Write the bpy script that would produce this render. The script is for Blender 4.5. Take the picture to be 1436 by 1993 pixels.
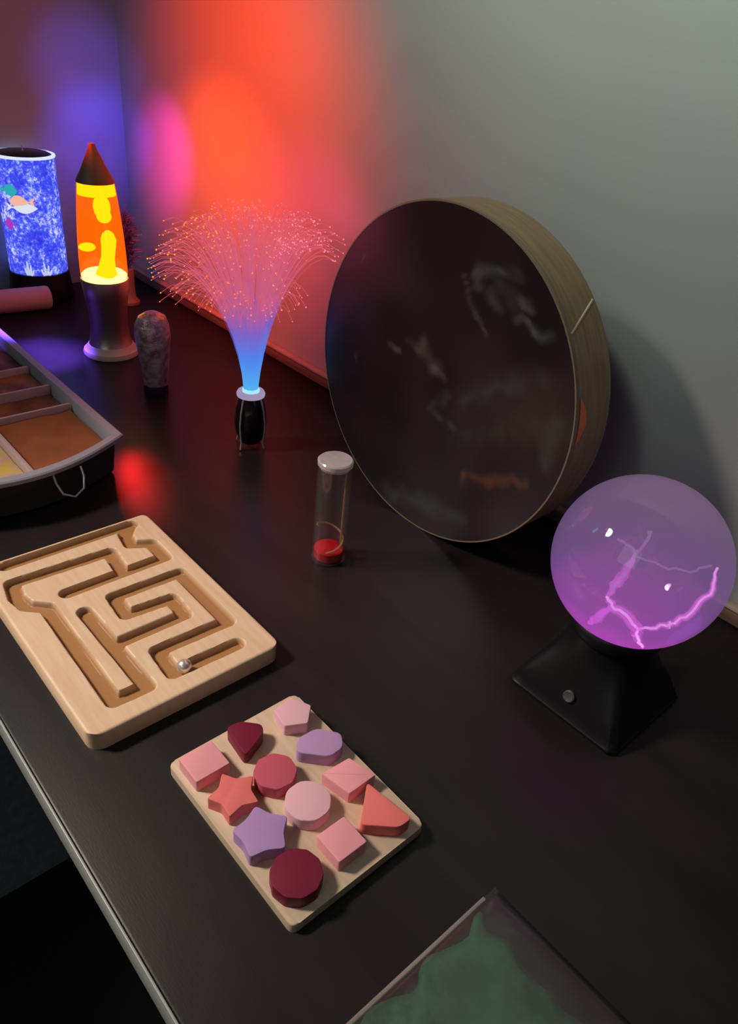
import bpy, bmesh, math, random
from mathutils import Vector, Matrix, noise

sc = bpy.context.scene
for o in list(bpy.data.objects):
    bpy.data.objects.remove(o)
COL = sc.collection
T = 0.75            # height of the table top above the floor (metres)

# ------------------------------------------------------------------ camera
FX = 1455.5
F = Vector((0.5932, -0.5933, -0.5441)); RT = Vector((-0.6592, -0.7460, 0.0949)); RT = (RT - F*RT.dot(F)/F.dot(F)).normalized()
F.normalize(); UP = RT.cross(F)
cam_d = bpy.data.cameras.new('camera')
cam = bpy.data.objects.new('camera', cam_d); COL.objects.link(cam)
cam_d.sensor_fit = 'HORIZONTAL'; cam_d.sensor_width = 36.0; cam_d.lens = FX/1436*36.0
cam_d.clip_start = 0.01
cam.matrix_world = Matrix(((RT.x, UP.x, -F.x, 0), (RT.y, UP.y, -F.y, 0), (RT.z, UP.z, -F.z, T+0.5), (0, 0, 0, 1)))
sc.camera = cam

# ------------------------------------------------------------------ exposure, world, lights
sc.view_settings.view_transform = 'Standard'; sc.view_settings.look = 'None'
sc.view_settings.exposure = 0.0; sc.view_settings.gamma = 1.0
sc.view_settings.use_curve_mapping = False
w = bpy.data.worlds.new('world'); sc.world = w; w.use_nodes = True
w.node_tree.nodes['Background'].inputs[0].default_value = (0.75, 0.85, 0.85, 1)
w.node_tree.nodes['Background'].inputs[1].default_value = 0.040

def aim(o, loc, target):
    o.location = loc
    o.rotation_euler = (Vector(target) - Vector(loc)).to_track_quat('-Z', 'Y').to_euler()
def area(name, loc, target, size, energy, color, size_y=None):
    d = bpy.data.lights.new(name, 'AREA'); d.energy = energy; d.color = color; d.size = size
    if size_y: d.shape = 'RECTANGLE'; d.size_y = size_y
    o = bpy.data.objects.new(name, d); COL.objects.link(o); aim(o, loc, target); return o
def spot(name, loc, target, ang, energy, color, blend=1.0, radius=0.01):
    d = bpy.data.lights.new(name, 'SPOT'); d.energy = energy; d.color = color
    d.spot_size = math.radians(ang); d.spot_blend = blend; d.shadow_soft_size = radius
    o = bpy.data.objects.new(name, d); COL.objects.link(o); aim(o, loc, target); return o

spot('ceiling_downlight', (1.48, 0.78, T+1.50), (0.46, -0.25, T+0.02), 31, 285.0, (1.0, 0.87, 0.76), 1.0, 0.20)
spot('wall_washer', (0.40, 0.75, T+1.75), (0.42, -0.737, T+1.04), 47, 175.0, (0.93, 1.0, 0.91), 1.0, 0.15)
area('room_light', (0.0, 1.5, T+1.4), (0.2, -0.6, T), 1.0, 3.0, (0.86, 0.97, 0.95))
d_ = area('globe_glint_light', (1.175, 0.074, T+0.676), (0.22, -0.467, T+0.19), 0.07, 0.10, (0.25, 1.0, 0.95), 0.16)  # unseen cyan light added for the glint on the globe
# unseen coloured spots added in mid-air for the colour patches on walls and table
spot('added_orange_spot', (1.19, -0.46, T+0.40), (1.19, -0.737, T+0.20), 88, 8.5, (1.0, 0.07, 0.0), 1.0)
spot('added_orange_upper_spot', (1.10, -0.35, T+0.56), (1.12, -0.737, T+0.44), 94, 13, (1.0, 0.045, 0.0), 1.0)
spot('added_orange_middle_spot', (1.00, -0.32, T+0.46), (1.01, -0.737, T+0.34), 78, 5.0, (1.0, 0.06, 0.0), 1.0)
spot('added_pink_spot', (1.27, -0.50, T+0.34), (1.365, -0.737, T+0.265), 52, 3.8, (1.0, 0.03, 0.55), 1.0)
spot('added_rose_spot', (0.78, -0.42, T+0.34), (0.96, -0.737, T+0.16), 70, 5.0, (1.0, 0.05, 0.20), 1.0)
spot('added_blue_spot', (1.31, -0.665, T+0.32), (1.53, -0.682, T+0.26), 66, 2.4, (0.05, 0.06, 1.0), 1.0)
spot('added_blue_upper_spot', (1.26, -0.65, T+0.38), (1.53, -0.670, T+0.38), 52, 1.5, (0.10, 0.10, 1.0), 1.0)
spot('added_violet_spot', (1.00, -0.10, T+0.45), (1.53, -0.56, T+0.40), 66, 1.3, (0.65, 0.12, 0.7), 1.0)
spot('added_blue_table_spot', (1.14, -0.40, T+0.42), (1.19, -0.400, T), 25, 175, (0.17, 0.06, 1.0), 1.0)  # added to imitate the aquarium lamp's blue reflection on the table
spot('added_red_table_spot', (1.02, -0.440, T+0.125), (0.760, -0.358, T), 18, 1.7, (1.0, 0.012, 0.02), 1.0)  # added spot that makes the red streak on the table

# ------------------------------------------------------------------ material helpers
def mat(name, base=(0.5, 0.5, 0.5), rough=0.5, metal=0.0, spec=0.5, bump=0.0, bscale=60, var=0.0, vscale=8, stretch=(1, 1, 1), base2=None, coat=0.0):
    m = bpy.data.materials.new(name); m.use_nodes = True
    nt = m.node_tree; b = nt.nodes['Principled BSDF']
    b.inputs['Base Color'].default_value = (*base, 1); b.inputs['Roughness'].default_value = rough
    b.inputs['Metallic'].default_value = metal; b.inputs['Specular IOR Level'].default_value = spec
    b.inputs['Coat Weight'].default_value = coat
    tc = nt.nodes.new('ShaderNodeTexCoord'); mp = nt.nodes.new('ShaderNodeMapping')
    mp.inputs['Scale'].default_value = stretch
    nt.links.new(tc.outputs['Object'], mp.inputs['Vector'])
    if var or base2:
        n = nt.nodes.new('ShaderNodeTexNoise'); n.inputs['Scale'].default_value = vscale; n.inputs['Detail'].default_value = 6
        nt.links.new(mp.outputs[0], n.inputs['Vector'])
        r = nt.nodes.new('ShaderNodeValToRGB')
        b2 = base2 or tuple(max(0, c*(1-var)) for c in base)
        r.color_ramp.elements[0].position = 0.35; r.color_ramp.elements[1].position = 0.65
        r.color_ramp.elements[0].color = (*base, 1); r.color_ramp.elements[1].color = (*b2, 1)
        nt.links.new(n.outputs['Fac'], r.inputs[0]); nt.links.new(r.outputs[0], b.inputs['Base Color'])
    if bump:
        n2 = nt.nodes.new('ShaderNodeTexNoise'); n2.inputs['Scale'].default_value = bscale; n2.inputs['Detail'].default_value = 4
        nt.links.new(mp.outputs[0], n2.inputs['Vector'])
        bp = nt.nodes.new('ShaderNodeBump'); bp.inputs['Strength'].default_value = bump; bp.inputs['Distance'].default_value = 0.002
        nt.links.new(n2.outputs['Fac'], bp.inputs['Height']); nt.links.new(bp.outputs[0], b.inputs['Normal'])
    return m
def emit(name, color, strength, transp=0.0, gloss=0.0):
    m = bpy.data.materials.new(name); m.use_nodes = True
    nt = m.node_tree; nt.nodes.clear()
    out = nt.nodes.new('ShaderNodeOutputMaterial'); e = nt.nodes.new('ShaderNodeEmission')
    e.inputs[0].default_value = (*color, 1); e.inputs[1].default_value = strength
    s = e.outputs[0]
    if transp:
        t = nt.nodes.new('ShaderNodeBsdfTransparent'); mx = nt.nodes.new('ShaderNodeMixShader'); mx.inputs[0].default_value = transp
        nt.links.new(s, mx.inputs[1]); nt.links.new(t.outputs[0], mx.inputs[2]); s = mx.outputs[0]
    if gloss:
        g = nt.nodes.new('ShaderNodeBsdfGlossy'); g.inputs['Roughness'].default_value = 0.05; mx = nt.nodes.new('ShaderNodeMixShader'); mx.inputs[0].default_value = gloss
        nt.links.new(s, mx.inputs[1]); nt.links.new(g.outputs[0], mx.inputs[2]); s = mx.outputs[0]
    nt.links.new(s, out.inputs[0]); return m
def clear(name, color=(1, 1, 1), gloss_gain=1.0, rough=0.04, haze=0.0, haze_col=(1, 1, 1), bump=0.0, bscale=40):
    """thin clear plastic or glass: transparent with fresnel reflections"""
    m = bpy.data.materials.new(name); m.use_nodes = True
    nt = m.node_tree; nt.nodes.clear(); N = nt.nodes.new; Lk = nt.links.new
    out = N('ShaderNodeOutputMaterial'); t = N('ShaderNodeBsdfTransparent'); t.inputs[0].default_value = (*color, 1)
    g = N('ShaderNodeBsdfGlossy'); g.inputs['Roughness'].default_value = rough
    lw = N('ShaderNodeLayerWeight'); lw.inputs['Blend'].default_value = 0.5
    pw = N('ShaderNodeMath'); pw.operation = 'POWER'; pw.inputs[1].default_value = 3.0; Lk(lw.outputs['Facing'], pw.inputs[0])
    mu = N('ShaderNodeMath'); mu.operation = 'MULTIPLY_ADD'; mu.inputs[1].default_value = 0.38*gloss_gain; mu.inputs[2].default_value = 0.04*gloss_gain; mu.use_clamp = True
    Lk(pw.outputs[0], mu.inputs[0]); mx = N('ShaderNodeMixShader'); Lk(mu.outputs[0], mx.inputs[0])
    base = t.outputs[0]
    if haze:
        d = N('ShaderNodeBsdfDiffuse'); d.inputs[0].default_value = (*haze_col, 1); mh = N('ShaderNodeMixShader'); mh.inputs[0].default_value = haze
        Lk(base, mh.inputs[1]); Lk(d.outputs[0], mh.inputs[2]); base = mh.outputs[0]
    if bump:
        tc = N('ShaderNodeTexCoord'); n2 = N('ShaderNodeTexNoise'); n2.inputs['Scale'].default_value = bscale
        bp = N('ShaderNodeBump'); bp.inputs['Strength'].default_value = bump; bp.inputs['Distance'].default_value = 0.003
        Lk(tc.outputs['Object'], n2.inputs['Vector']); Lk(n2.outputs['Fac'], bp.inputs['Height'])
        Lk(bp.outputs[0], g.inputs['Normal']); Lk(bp.outputs[0], lw.inputs['Normal'])
    Lk(base, mx.inputs[1]); Lk(g.outputs[0], mx.inputs[2]); Lk(mx.outputs[0], out.inputs[0]); return m

# ------------------------------------------------------------------ mesh helpers
def link(name, me, m, parent=None, loc=None, smooth=True, angle=35):
    if not isinstance(m, (list, tuple)): m = [m]
    for x in m: me.materials.append(x)
    if smooth:
        for p in me.polygons: p.use_smooth = True
        me.set_sharp_from_angle(angle=math.radians(angle))
    o = bpy.data.objects.new(name, me); COL.objects.link(o)
    if parent: o.parent = parent
    if loc: o.location = loc
    return o
def obj(name, bm, m, parent=None, loc=None, smooth=True, angle=35):
    bmesh.ops.recalc_face_normals(bm, faces=bm.faces)
    me = bpy.data.meshes.new(name); bm.to_mesh(me); bm.free()
    return link(name, me, m, parent, loc, smooth, angle)
def tag(o, label=None, cat=None, group=None, kind=None):
    if label: o['label'] = label
    if cat: o['category'] = cat
    if group: o['group'] = group
    if kind: o['kind'] = kind
    return o
def thing(name, loc, label, cat, group=None, rz=0):
    o = bpy.data.objects.new(name, None); COL.objects.link(o); o.location = loc; o.rotation_euler = (0, 0, rz)
    o.empty_display_size = 0.02
    return tag(o, label, cat, group)
def box(bm, x0, x1, y0, y1, z0, z1, bev=0.0, seg=2):
    r = bmesh.ops.create_cube(bm, size=1.0); vs = r['verts']
    for v in vs:
        v.co = Vector((x0 if v.co.x < 0 else x1, y0 if v.co.y < 0 else y1, z0 if v.co.z < 0 else z1))
    if bev:
        es = list({e for v in vs for e in v.link_edges})
        bmesh.ops.bevel(bm, geom=es, offset=bev, segments=seg, profile=0.5, affect='EDGES')
    return bm
def B(*a, **k): return box(bmesh.new(), *a, **k)
def lathe(prof, n=48, bm=None, cx=0, cy=0, sq=None):
    bm = bm or bmesh.new(); rings = []
    for r, z in prof:
        if r < 1e-6: rings.append([bm.verts.new((cx, cy, z))])
        else: rings.append([bm.verts.new((cx+r*math.cos(2*math.pi*i/n), cy+r*math.sin(2*math.pi*i/n), z)) for i in range(n)])
    for a, b in zip(rings, rings[1:]):
        for i in range(n):
            j = (i+1) % n
            if len(a) == 1 and len(b) == 1: continue
            if len(a) == 1: bm.faces.new((a[0], b[i], b[j]))
            elif len(b) == 1: bm.faces.new((a[i], a[j], b[0]))
            else: bm.faces.new((a[i], a[j], b[j], b[i]))
    return bm
def tube(bm, pts, rad, n=8, caps=True):
    pts = [Vector(p) for p in pts]; rings = []
    rads = rad if isinstance(rad, (list, tuple)) else [rad]*len(pts)
    nrm = None
    for i, p in enumerate(pts):
        d = (pts[min(i+1, len(pts)-1)] - pts[max(i-1, 0)]).normalized()
        if nrm is None: nrm = d.orthogonal().normalized()
        nrm = (nrm - d*nrm.dot(d)).normalized(); bn = d.cross(nrm)
        rings.append([bm.verts.new(p + rads[i]*(nrm*math.cos(2*math.pi*k/n) + bn*math.sin(2*math.pi*k/n))) for k in range(n)])
    for a, b in zip(rings, rings[1:]):
        for k in range(n): bm.faces.new((a[k], a[(k+1) % n], b[(k+1) % n], b[k]))
    if caps: bm.faces.new(list(reversed(rings[0]))); bm.faces.new(rings[-1])
    return bm
def prism(pts, z0, z1, bev=0.0, seg=3, bm=None):
    bm = bm or bmesh.new()
    a = [bm.verts.new((x, y, z0)) for x, y in pts]; b = [bm.verts.new((x, y, z1)) for x, y in pts]
    n = len(pts); top = bm.faces.new(b); bm.faces.new(list(reversed(a)))
    for i in range(n): bm.faces.new((a[i], a[(i+1) % n], b[(i+1) % n], b[i]))
    if bev: bmesh.ops.bevel(bm, geom=list(top.edges), offset=bev, segments=seg, profile=0.5, affect='EDGES')
    return bm
def rounded(pts, r, n=5):
    """round the corners of a polygon"""
    out = []; m = len(pts)
    for i in range(m):
        p = Vector(pts[i]); a = Vector(pts[i-1]); b = Vector(pts[(i+1) % m])
        da = (a-p); db = (b-p); k = min(r, da.length*0.48, db.length*0.48)
        s = p + da.normalized()*k; e = p + db.normalized()*k
        for t in range(n+1):
            u = t/n; q = s*(1-u)**2 + p*2*u*(1-u) + e*u*u
            out.append((q.x, q.y))
    return out
def soft_prism(pts, z1, b):
    """counter-clockwise outline extruded up with a softly rounded top edge"""
    n = len(pts); nr = []
    for i in range(n):
        d = (Vector(pts[(i+1) % n])-Vector(pts[i-1])).normalized(); nr.append(Vector((-d.y, d.x)))
    bm = bmesh.new(); rings = []
    for off, z in ((0, 0), (0, z1-b), (0.12*b, z1-0.55*b), (0.45*b, z1-0.15*b), (b, z1)):
        rings.append([bm.verts.new((pts[i][0]+nr[i].x*off, pts[i][1]+nr[i].y*off, z)) for i in range(n)])
    for a, c in zip(rings, rings[1:]):
        for i in range(n): bm.faces.new((a[i], a[(i+1) % n], c[(i+1) % n], c[i]))
    bm.faces.new(rings[-1]); bm.faces.new(list(reversed(rings[0])))
    return bm
def blob(bm, c, r, sub=3):
    res = bmesh.ops.create_icosphere(bm, subdivisions=sub, radius=1.0)
    for v in res['verts']:
        v.co = Vector((c[0]+v.co.x*r[0], c[1]+v.co.y*r[1], c[2]+v.co.z*r[2]))
    return bm

# table directions: e1 runs to the right as seen by a person at the camera, e2 away from them
E1 = Vector((-0.6622, -0.7493)); E2 = Vector((0.7493, -0.6622))

# ------------------------------------------------------------------ room
WALL_Y, WALL_X, EDGE_Y = -0.737, 1.53, -0.087
m_wall = mat('wall_paint', (0.36, 0.385, 0.365), 0.75, bump=0.08, bscale=180, var=0.05, vscale=3)
m_floor = mat('carpet', (0.17, 0.17, 0.19), 0.95, bump=0.5, bscale=400, var=0.3, vscale=60)
tag(obj('wall_right', B(-2.5, WALL_X+0.1, WALL_Y-0.1, WALL_Y, 0, 2.6), m_wall, smooth=False), kind='structure')
tag(obj('wall_back', B(WALL_X, WALL_X+0.1, WALL_Y, 3.0, 0, 2.6), m_wall, smooth=False), kind='structure')
tag(obj('floor', B(-2.5, WALL_X, WALL_Y, 3.0, -0.05, 0), m_floor, smooth=False), kind='structure')
# low timber trim along the foot of the wall at table height
m_trim = mat('trim_wood', (0.20, 0.125, 0.085), 0.55, bump=0.15, bscale=60, var=0.35, vscale=30, stretch=(0.3, 4, 4))
m_trim_cap = mat('trim_cap', (0.50, 0.40, 0.31), 0.5, var=0.2, vscale=30)
bm = B(-0.75, WALL_X-0.004, WALL_Y+0.001, WALL_Y+0.010, T+0.001, T+0.018, 0.001)
tr = tag(obj('trim_1', bm, m_trim), kind='structure')
bm = B(-0.75, WALL_X-0.004, WALL_Y+0.001, WALL_Y+0.0125, T+0.0181, T+0.0225, 0.001)
obj('cap_moulding', bm, m_trim_cap, tr)
m_floor_sheet = mat('matte_black', (0.006, 0.006, 0.008), 0.9, bump=0.3, bscale=200)  # thin near-black sheet, darker than the floor around it
tag(obj('floor_sheet', prism(rounded([(-0.7, -0.7), (0.826, -0.7), (0.826, 0.6), (-0.7, 0.6)], 0.03), 0, 0.008, 0.002), m_floor_sheet),
    'thin black sheet on the dark floor below the table edge', 'mat')

# ------------------------------------------------------------------ table
m_table = mat('dark_laminate', (0.019, 0.0145, 0.0145), 0.36, spec=0.22, bump=0.03, bscale=300, var=0.25, vscale=14, stretch=(0.5, 3, 1))
m_table.node_tree.nodes['Principled BSDF'].inputs['IOR'].default_value = 1.5
m_edge = mat('edge_band', (0.34, 0.36, 0.33), 0.4)
tb = thing('table', (0.4, (WALL_Y+EDGE_Y)/2, 0), 'long dark brown table against the wall under all the sensory toys', 'table')
hw = (EDGE_Y-WALL_Y)/2
obj('tabletop', B(-1.15, WALL_X-0.4-0.002, -hw+0.001, hw, T-0.028, T, 0.002), m_table, tb)
obj('edge_band', B(-1.15, WALL_X-0.4-0.004, hw+0.0002, hw+0.002, T-0.027, T-0.0015, 0.0006), m_edge, tb)
for lx in (-1.1, 1.06):
    for ly in (-hw+0.06, hw-0.08):
        obj('leg', B(lx-0.025, lx+0.025, ly-0.025, ly+0.025, 0, T-0.028, 0.003), m_table, tb)
obj('apron', B(-1.07, 1.03, hw-0.09, hw-0.07, T-0.10, T-0.028), m_table, tb)

# ------------------------------------------------------------------ maze board
MX0, MX1, MY0, MY1, MH = 0.404, 0.664, -0.311, -0.129, 0.018
m_pine = mat('maze_wood', (0.74, 0.53, 0.36), 0.5, bump=0.06, bscale=40, base2=(0.68, 0.46, 0.29), vscale=5, stretch=(4, 40, 20))
nt = m_pine.node_tree; bs = nt.nodes['Principled BSDF']; src = bs.inputs['Base Color'].links[0].from_socket
at = nt.nodes.new('ShaderNodeAttribute'); at.attribute_name = 'groove'
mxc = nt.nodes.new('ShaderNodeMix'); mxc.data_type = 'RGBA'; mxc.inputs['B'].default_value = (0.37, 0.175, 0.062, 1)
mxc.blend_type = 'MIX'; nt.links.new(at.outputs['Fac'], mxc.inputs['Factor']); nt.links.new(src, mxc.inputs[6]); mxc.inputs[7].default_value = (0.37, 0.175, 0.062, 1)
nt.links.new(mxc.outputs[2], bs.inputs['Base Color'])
STROKES = [
    [(0.652, -0.155), (0.652, -0.288)],
    [(0.652, -0.286), (0.638, -0.274), (0.619, -0.271), (0.609, -0.289), (0.580, -0.289), (0.580, -0.186)],
    [(0.622, -0.150), (0.618, -0.247), (0.580, -0.243)],
    [(0.622, -0.150), (0.600, -0.146), (0.583, -0.149), (0.570, -0.163), (0.430, -0.161), (0.429, -0.190), (0.545, -0.188)],
    [(0.490, -0.190), (0.490, -0.260), (0.517, -0.262), (0.521, -0.217), (0.550, -0.219), (0.548, -0.288), (0.459, -0.288), (0.461, -0.217), (0.430, -0.215), (0.428, -0.278)]]
def dist_seg(p, a, b):
    ab = b-a; L = ab.length_squared
    t = 0 if L == 0 else max(0, min(1, (p-a).dot(ab)/L))
    return (p-(a+ab*t)).length
segs = []
for s in STROKES:
    for a, b in zip(s, s[1:]): segs.append((Vector(a), Vector(b)))
mz = thing('maze_board', ((MX0+MX1)/2, (MY0+MY1)/2, T), 'pale wooden maze board with brown finger grooves lying near the table edge', 'maze board')
def maze_mesh():
    bm = bmesh.new(); st = 0.00095; lay = bm.verts.layers.float.new('groove'); cx, cy = (MX0+MX1)/2, (MY0+MY1)/2
    nx = int((MX1-MX0)/st); ny = int((MY1-MY0)/st); hx, hy = (MX1-MX0)/2, (MY1-MY0)/2; R = 0.013; gw = 0.0069
    def clampc(x, y):           # pull the outer rows onto the rounded outline
        ax, ay = abs(x)-(hx-R), abs(y)-(hy-R)
        if ax > 0 and ay > 0:
            d = math.hypot(ax, ay)
            if d > R: ax *= R/d; ay *= R/d
            return math.copysign(hx-R+ax, x), math.copysign(hy-R+ay, y)
        return x, y
    g = []
    for i in range(nx+1):
        row = []
        for j in range(ny+1):
            x, y = -hx+2*hx*i/nx, -hy+2*hy*j/ny
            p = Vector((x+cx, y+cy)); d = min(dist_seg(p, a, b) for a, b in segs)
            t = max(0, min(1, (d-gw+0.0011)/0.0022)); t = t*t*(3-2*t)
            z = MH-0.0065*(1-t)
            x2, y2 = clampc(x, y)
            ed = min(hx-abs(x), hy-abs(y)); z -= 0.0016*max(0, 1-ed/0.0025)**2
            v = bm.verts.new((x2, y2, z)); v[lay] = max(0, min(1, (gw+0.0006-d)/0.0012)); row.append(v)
        g.append(row)
    for i in range(nx):
        for j in range(ny): bm.faces.new((g[i][j], g[i+1][j], g[i+1][j+1], g[i][j+1]))
    per = [g[i][0] for i in range(nx+1)] + [g[nx][j] for j in range(1, ny+1)] + [g[i][ny] for i in range(nx-1, -1, -1)] + [g[0][j] for j in range(ny-1, 0, -1)]
    low = [bm.verts.new((v.co.x, v.co.y, 0)) for v in per]; n = len(per)
    for k in range(n): bm.faces.new((per[k], low[k], low[(k+1) % n], per[(k+1) % n]))
    bm.faces.new(low)
    return bm
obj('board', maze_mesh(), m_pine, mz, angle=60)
m_steel = mat('polished_ball', (0.85, 0.78, 0.74), 0.3, metal=0.75)
bm = bmesh.new(); blob(bm, (0, 0, 0.0066), (0.0066, 0.0066, 0.0066))
tag(obj('maze_ball', bm, m_steel, loc=(0.4305, -0.2260, T+MH-0.0065)), 'small shiny ball resting in the groove of the wooden maze board', 'ball')

# ------------------------------------------------------------------ shape board with twelve pieces
SX0, SX1, SY0, SY1, SH = 0.1945, 0.355, -0.290, -0.168, 0.009
m_ply = mat('shape_board_wood', (0.62, 0.47, 0.34), 0.55, bump=0.05, bscale=40, base2=(0.56, 0.41, 0.28), vscale=5, stretch=(4, 40, 20))
sb = thing('shape_board', ((SX0+SX1)/2, (SY0+SY1)/2, T), 'pale wooden board carrying twelve pink and purple shape pieces', 'board')
hx, hy = (SX1-SX0)/2, (SY1-SY0)/2
obj('board', prism(rounded([(-hx, -hy), (hx, -hy), (hx, hy), (-hx, hy)], 0.006), 0, SH, 0.0012), m_ply, sb)
def silicone(n, c): return mat(n, c, 0.5, spec=0.35, bump=0.03, bscale=200)
PAL = {'pale': silicone('pale_pink_silicone', (0.74, 0.42, 0.48)), 'pink': silicone('pink_silicone', (0.80, 0.33, 0.37)),
       'coral': silicone('coral_silicone', (0.74, 0.17, 0.155)), 'rose': silicone('rose_silicone', (0.50, 0.085, 0.13)),
       'maroon': silicone('maroon_silicone', (0.17, 0.006, 0.03)), 'lilac': silicone('lilac_silicone', (0.40, 0.24, 0.50)),
       'mauve': silicone('mauve_silicone', (0.43, 0.26, 0.48))}
def ngon(n, r, rot=0): return [(r*math.cos(rot+2*math.pi*i/n), r*math.sin(rot+2*math.pi*i/n)) for i in range(n)]
def star(n, r1, r2, rot=0):
    return [((r1 if i % 2 == 0 else r2)*math.cos(rot+math.pi*i/n), (r1 if i % 2 == 0 else r2)*math.sin(rot+math.pi*i/n)) for i in range(2*n)]
def seen(pts): return [tuple(E1*x + E2*y) for x, y in pts]      # outline given as seen by the viewer (right, away)
H = math.pi/2
PIECES = [
 ((0.331, -0.270), 'pale', seen(rounded(ngon(5, 0.0165, H+0.25), 0.002)), 'pentagon_piece', 'pale pink pentagon piece at the far corner of the shape board, above the mauve one'),
 ((0.333, -0.2235), 'maroon', seen(rounded([(-0.0165, 0.009), (-0.006, 0.0165), (0.012, 0.0150), (0.0145, 0.006), (0.003, -0.0175)], 0.005)), 'triangle_piece', 'dark red rounded triangle piece on the shape board beside the pink square at the corner'),
 ((0.294, -0.269), 'mauve', seen(rounded([(-0.0185, -0.012), (0.008, -0.014), (0.0185, -0.004), (0.0165, 0.010), (-0.004, 0.0135), (-0.0185, 0.002)], 0.005)), 'half_round_piece', 'mauve rounded wedge piece on the board edge facing the plasma ball'),
 ((0.333, -0.187), 'pink', rounded([(-0.0135, -0.0145), (0.0135, -0.0145), (0.0135, 0.0145), (-0.0135, 0.0145)], 0.0018), 'square_piece', 'pink square piece on the board corner nearest the wooden maze'),
 ((0.293, -0.2245), 'rose', seen(rounded(ngon(8, 0.0172, 0.2), 0.003)), 'octagon_piece', 'rose red eight sided piece behind the pale round piece on the shape board'),
 ((0.256, -0.2665), 'pink', seen(rounded([(-0.021, 0.0), (0.0, 0.0165), (0.021, 0.002), (0.001, -0.0165)], 0.0015)), 'diamond_piece', 'pink flat diamond piece between the mauve wedge and the coral triangle'),
 ((0.2955, -0.1895), 'coral', seen(rounded(star(5, 0.0200, 0.0125, -0.32), 0.0020)), 'star_piece', 'coral star piece at the left edge of the shape board'),
 ((0.2575, -0.2285), 'pale', seen(rounded(ngon(8, 0.0183, 0.39), 0.005)), 'round_piece', 'pale pink eight sided round piece in the middle of the shape board'),
 ((0.2185, -0.2675), 'coral', seen(rounded([(-0.0115, 0.0225), (0.0215, -0.0065), (0.012, -0.0145), (-0.0165, -0.014)], 0.004)), 'triangle_piece', 'coral triangle piece at the right corner of the shape board'),
 ((0.2575, -0.188), 'lilac', seen(rounded(star(5, 0.0215, 0.0150, H+0.35), 0.0035)), 'lobed_piece', 'lilac five lobed piece between the coral star and the maroon round piece'),
 ((0.2185, -0.2285), 'pink', rounded([(-0.0128, -0.0128), (0.0128, -0.0128), (0.0128, 0.0128), (-0.0128, 0.0128)], 0.0018), 'square_piece', 'pink square piece right of the dark maroon round piece'),
 ((0.218, -0.1885), 'maroon', seen(rounded(ngon(10, 0.0185, 0.0), 0.002)), 'decagon_piece', 'dark maroon ten sided piece at the near corner of the shape board'),
]
for (x, y), c, pts, nm, lab in PIECES:
    area2 = sum(pts[i-1][0]*pts[i][1]-pts[i][0]*pts[i-1][1] for i in range(len(pts)))
    if area2 < 0: pts = pts[::-1]
    tag(obj(nm, soft_prism(pts, 0.0115, 0.0009), PAL[c], loc=(x, y, T+SH)), lab, 'shape piece', 'shape pieces on the wooden board')

# ------------------------------------------------------------------ drum leaning by the wall
DR, DT = 0.183, 0.056
m_head = bpy.data.materials.new('drum_head'); m_head.use_nodes = True
nt = m_head.node_tree; b = nt.nodes['Principled BSDF']; b.inputs['Roughness'].default_value = 0.28; b.inputs['Specular IOR Level'].default_value = 0.5
at = nt.nodes.new('ShaderNodeAttribute'); at.attribute_name = 'print'; nt.links.new(at.outputs['Color'], b.inputs['Base Color'])
n2 = nt.nodes.new('ShaderNodeTexNoise'); n2.inputs['Scale'].default_value = 14; bp = nt.nodes.new('ShaderNodeBump'); bp.inputs['Strength'].default_value = 0.12; bp.inputs['Distance'].default_value = 0.004
tc = nt.nodes.new('ShaderNodeTexCoord'); nt.links.new(tc.outputs['Object'], n2.inputs['Vector']); nt.links.new(n2.outputs['Fac'], bp.inputs['Height']); nt.links.new(bp.outputs[0], b.inputs['Normal'])
m_rim = mat('drum_rim_wood', (0.36, 0.235, 0.12), 0.45, bump=0.05, bscale=30, base2=(0.25, 0.17, 0.08), vscale=5, stretch=(5, 40, 5))
m_hoop = mat('drum_hoop', (0.22, 0.16, 0.10), 0.4)
m_seam = mat('drum_seam', (0.60, 0.48, 0.30), 0.5)
m_orange = mat('orange_patch', (0.95, 0.23, 0.06), 0.5)
dr = thing('ocean_drum', (0.501, -0.629+DT/2, T), 'round wooden drum with dark printed head standing on its rim by the wall', 'drum')
# local frame of the drum: x to the viewer's left along the wall (world +X), y towards the room, z up
def drum_shell():
    bm = bmesh.new(); n = 96; prof = [(DR-0.004, DT/2-0.001), (DR, DT/2-0.001), (DR, -DT/2), (DR-0.008, -DT/2), (DR-0.008, DT/2-0.004), (DR-0.004, DT/2-0.001)]
    rings = [[bm.verts.new((r*math.cos(2*math.pi*i/n), y, DR+r*math.sin(2*math.pi*i/n))) for i in range(n)] for r, y in prof[:-1]]
    rings.append(rings[0])
    for a, c in zip(rings, rings[1:]):
        for i in range(n): bm.faces.new((a[i], a[(i+1) % n], c[(i+1) % n], c[i]))
    return bm
obj('shell', drum_shell(), m_rim, dr)
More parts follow.
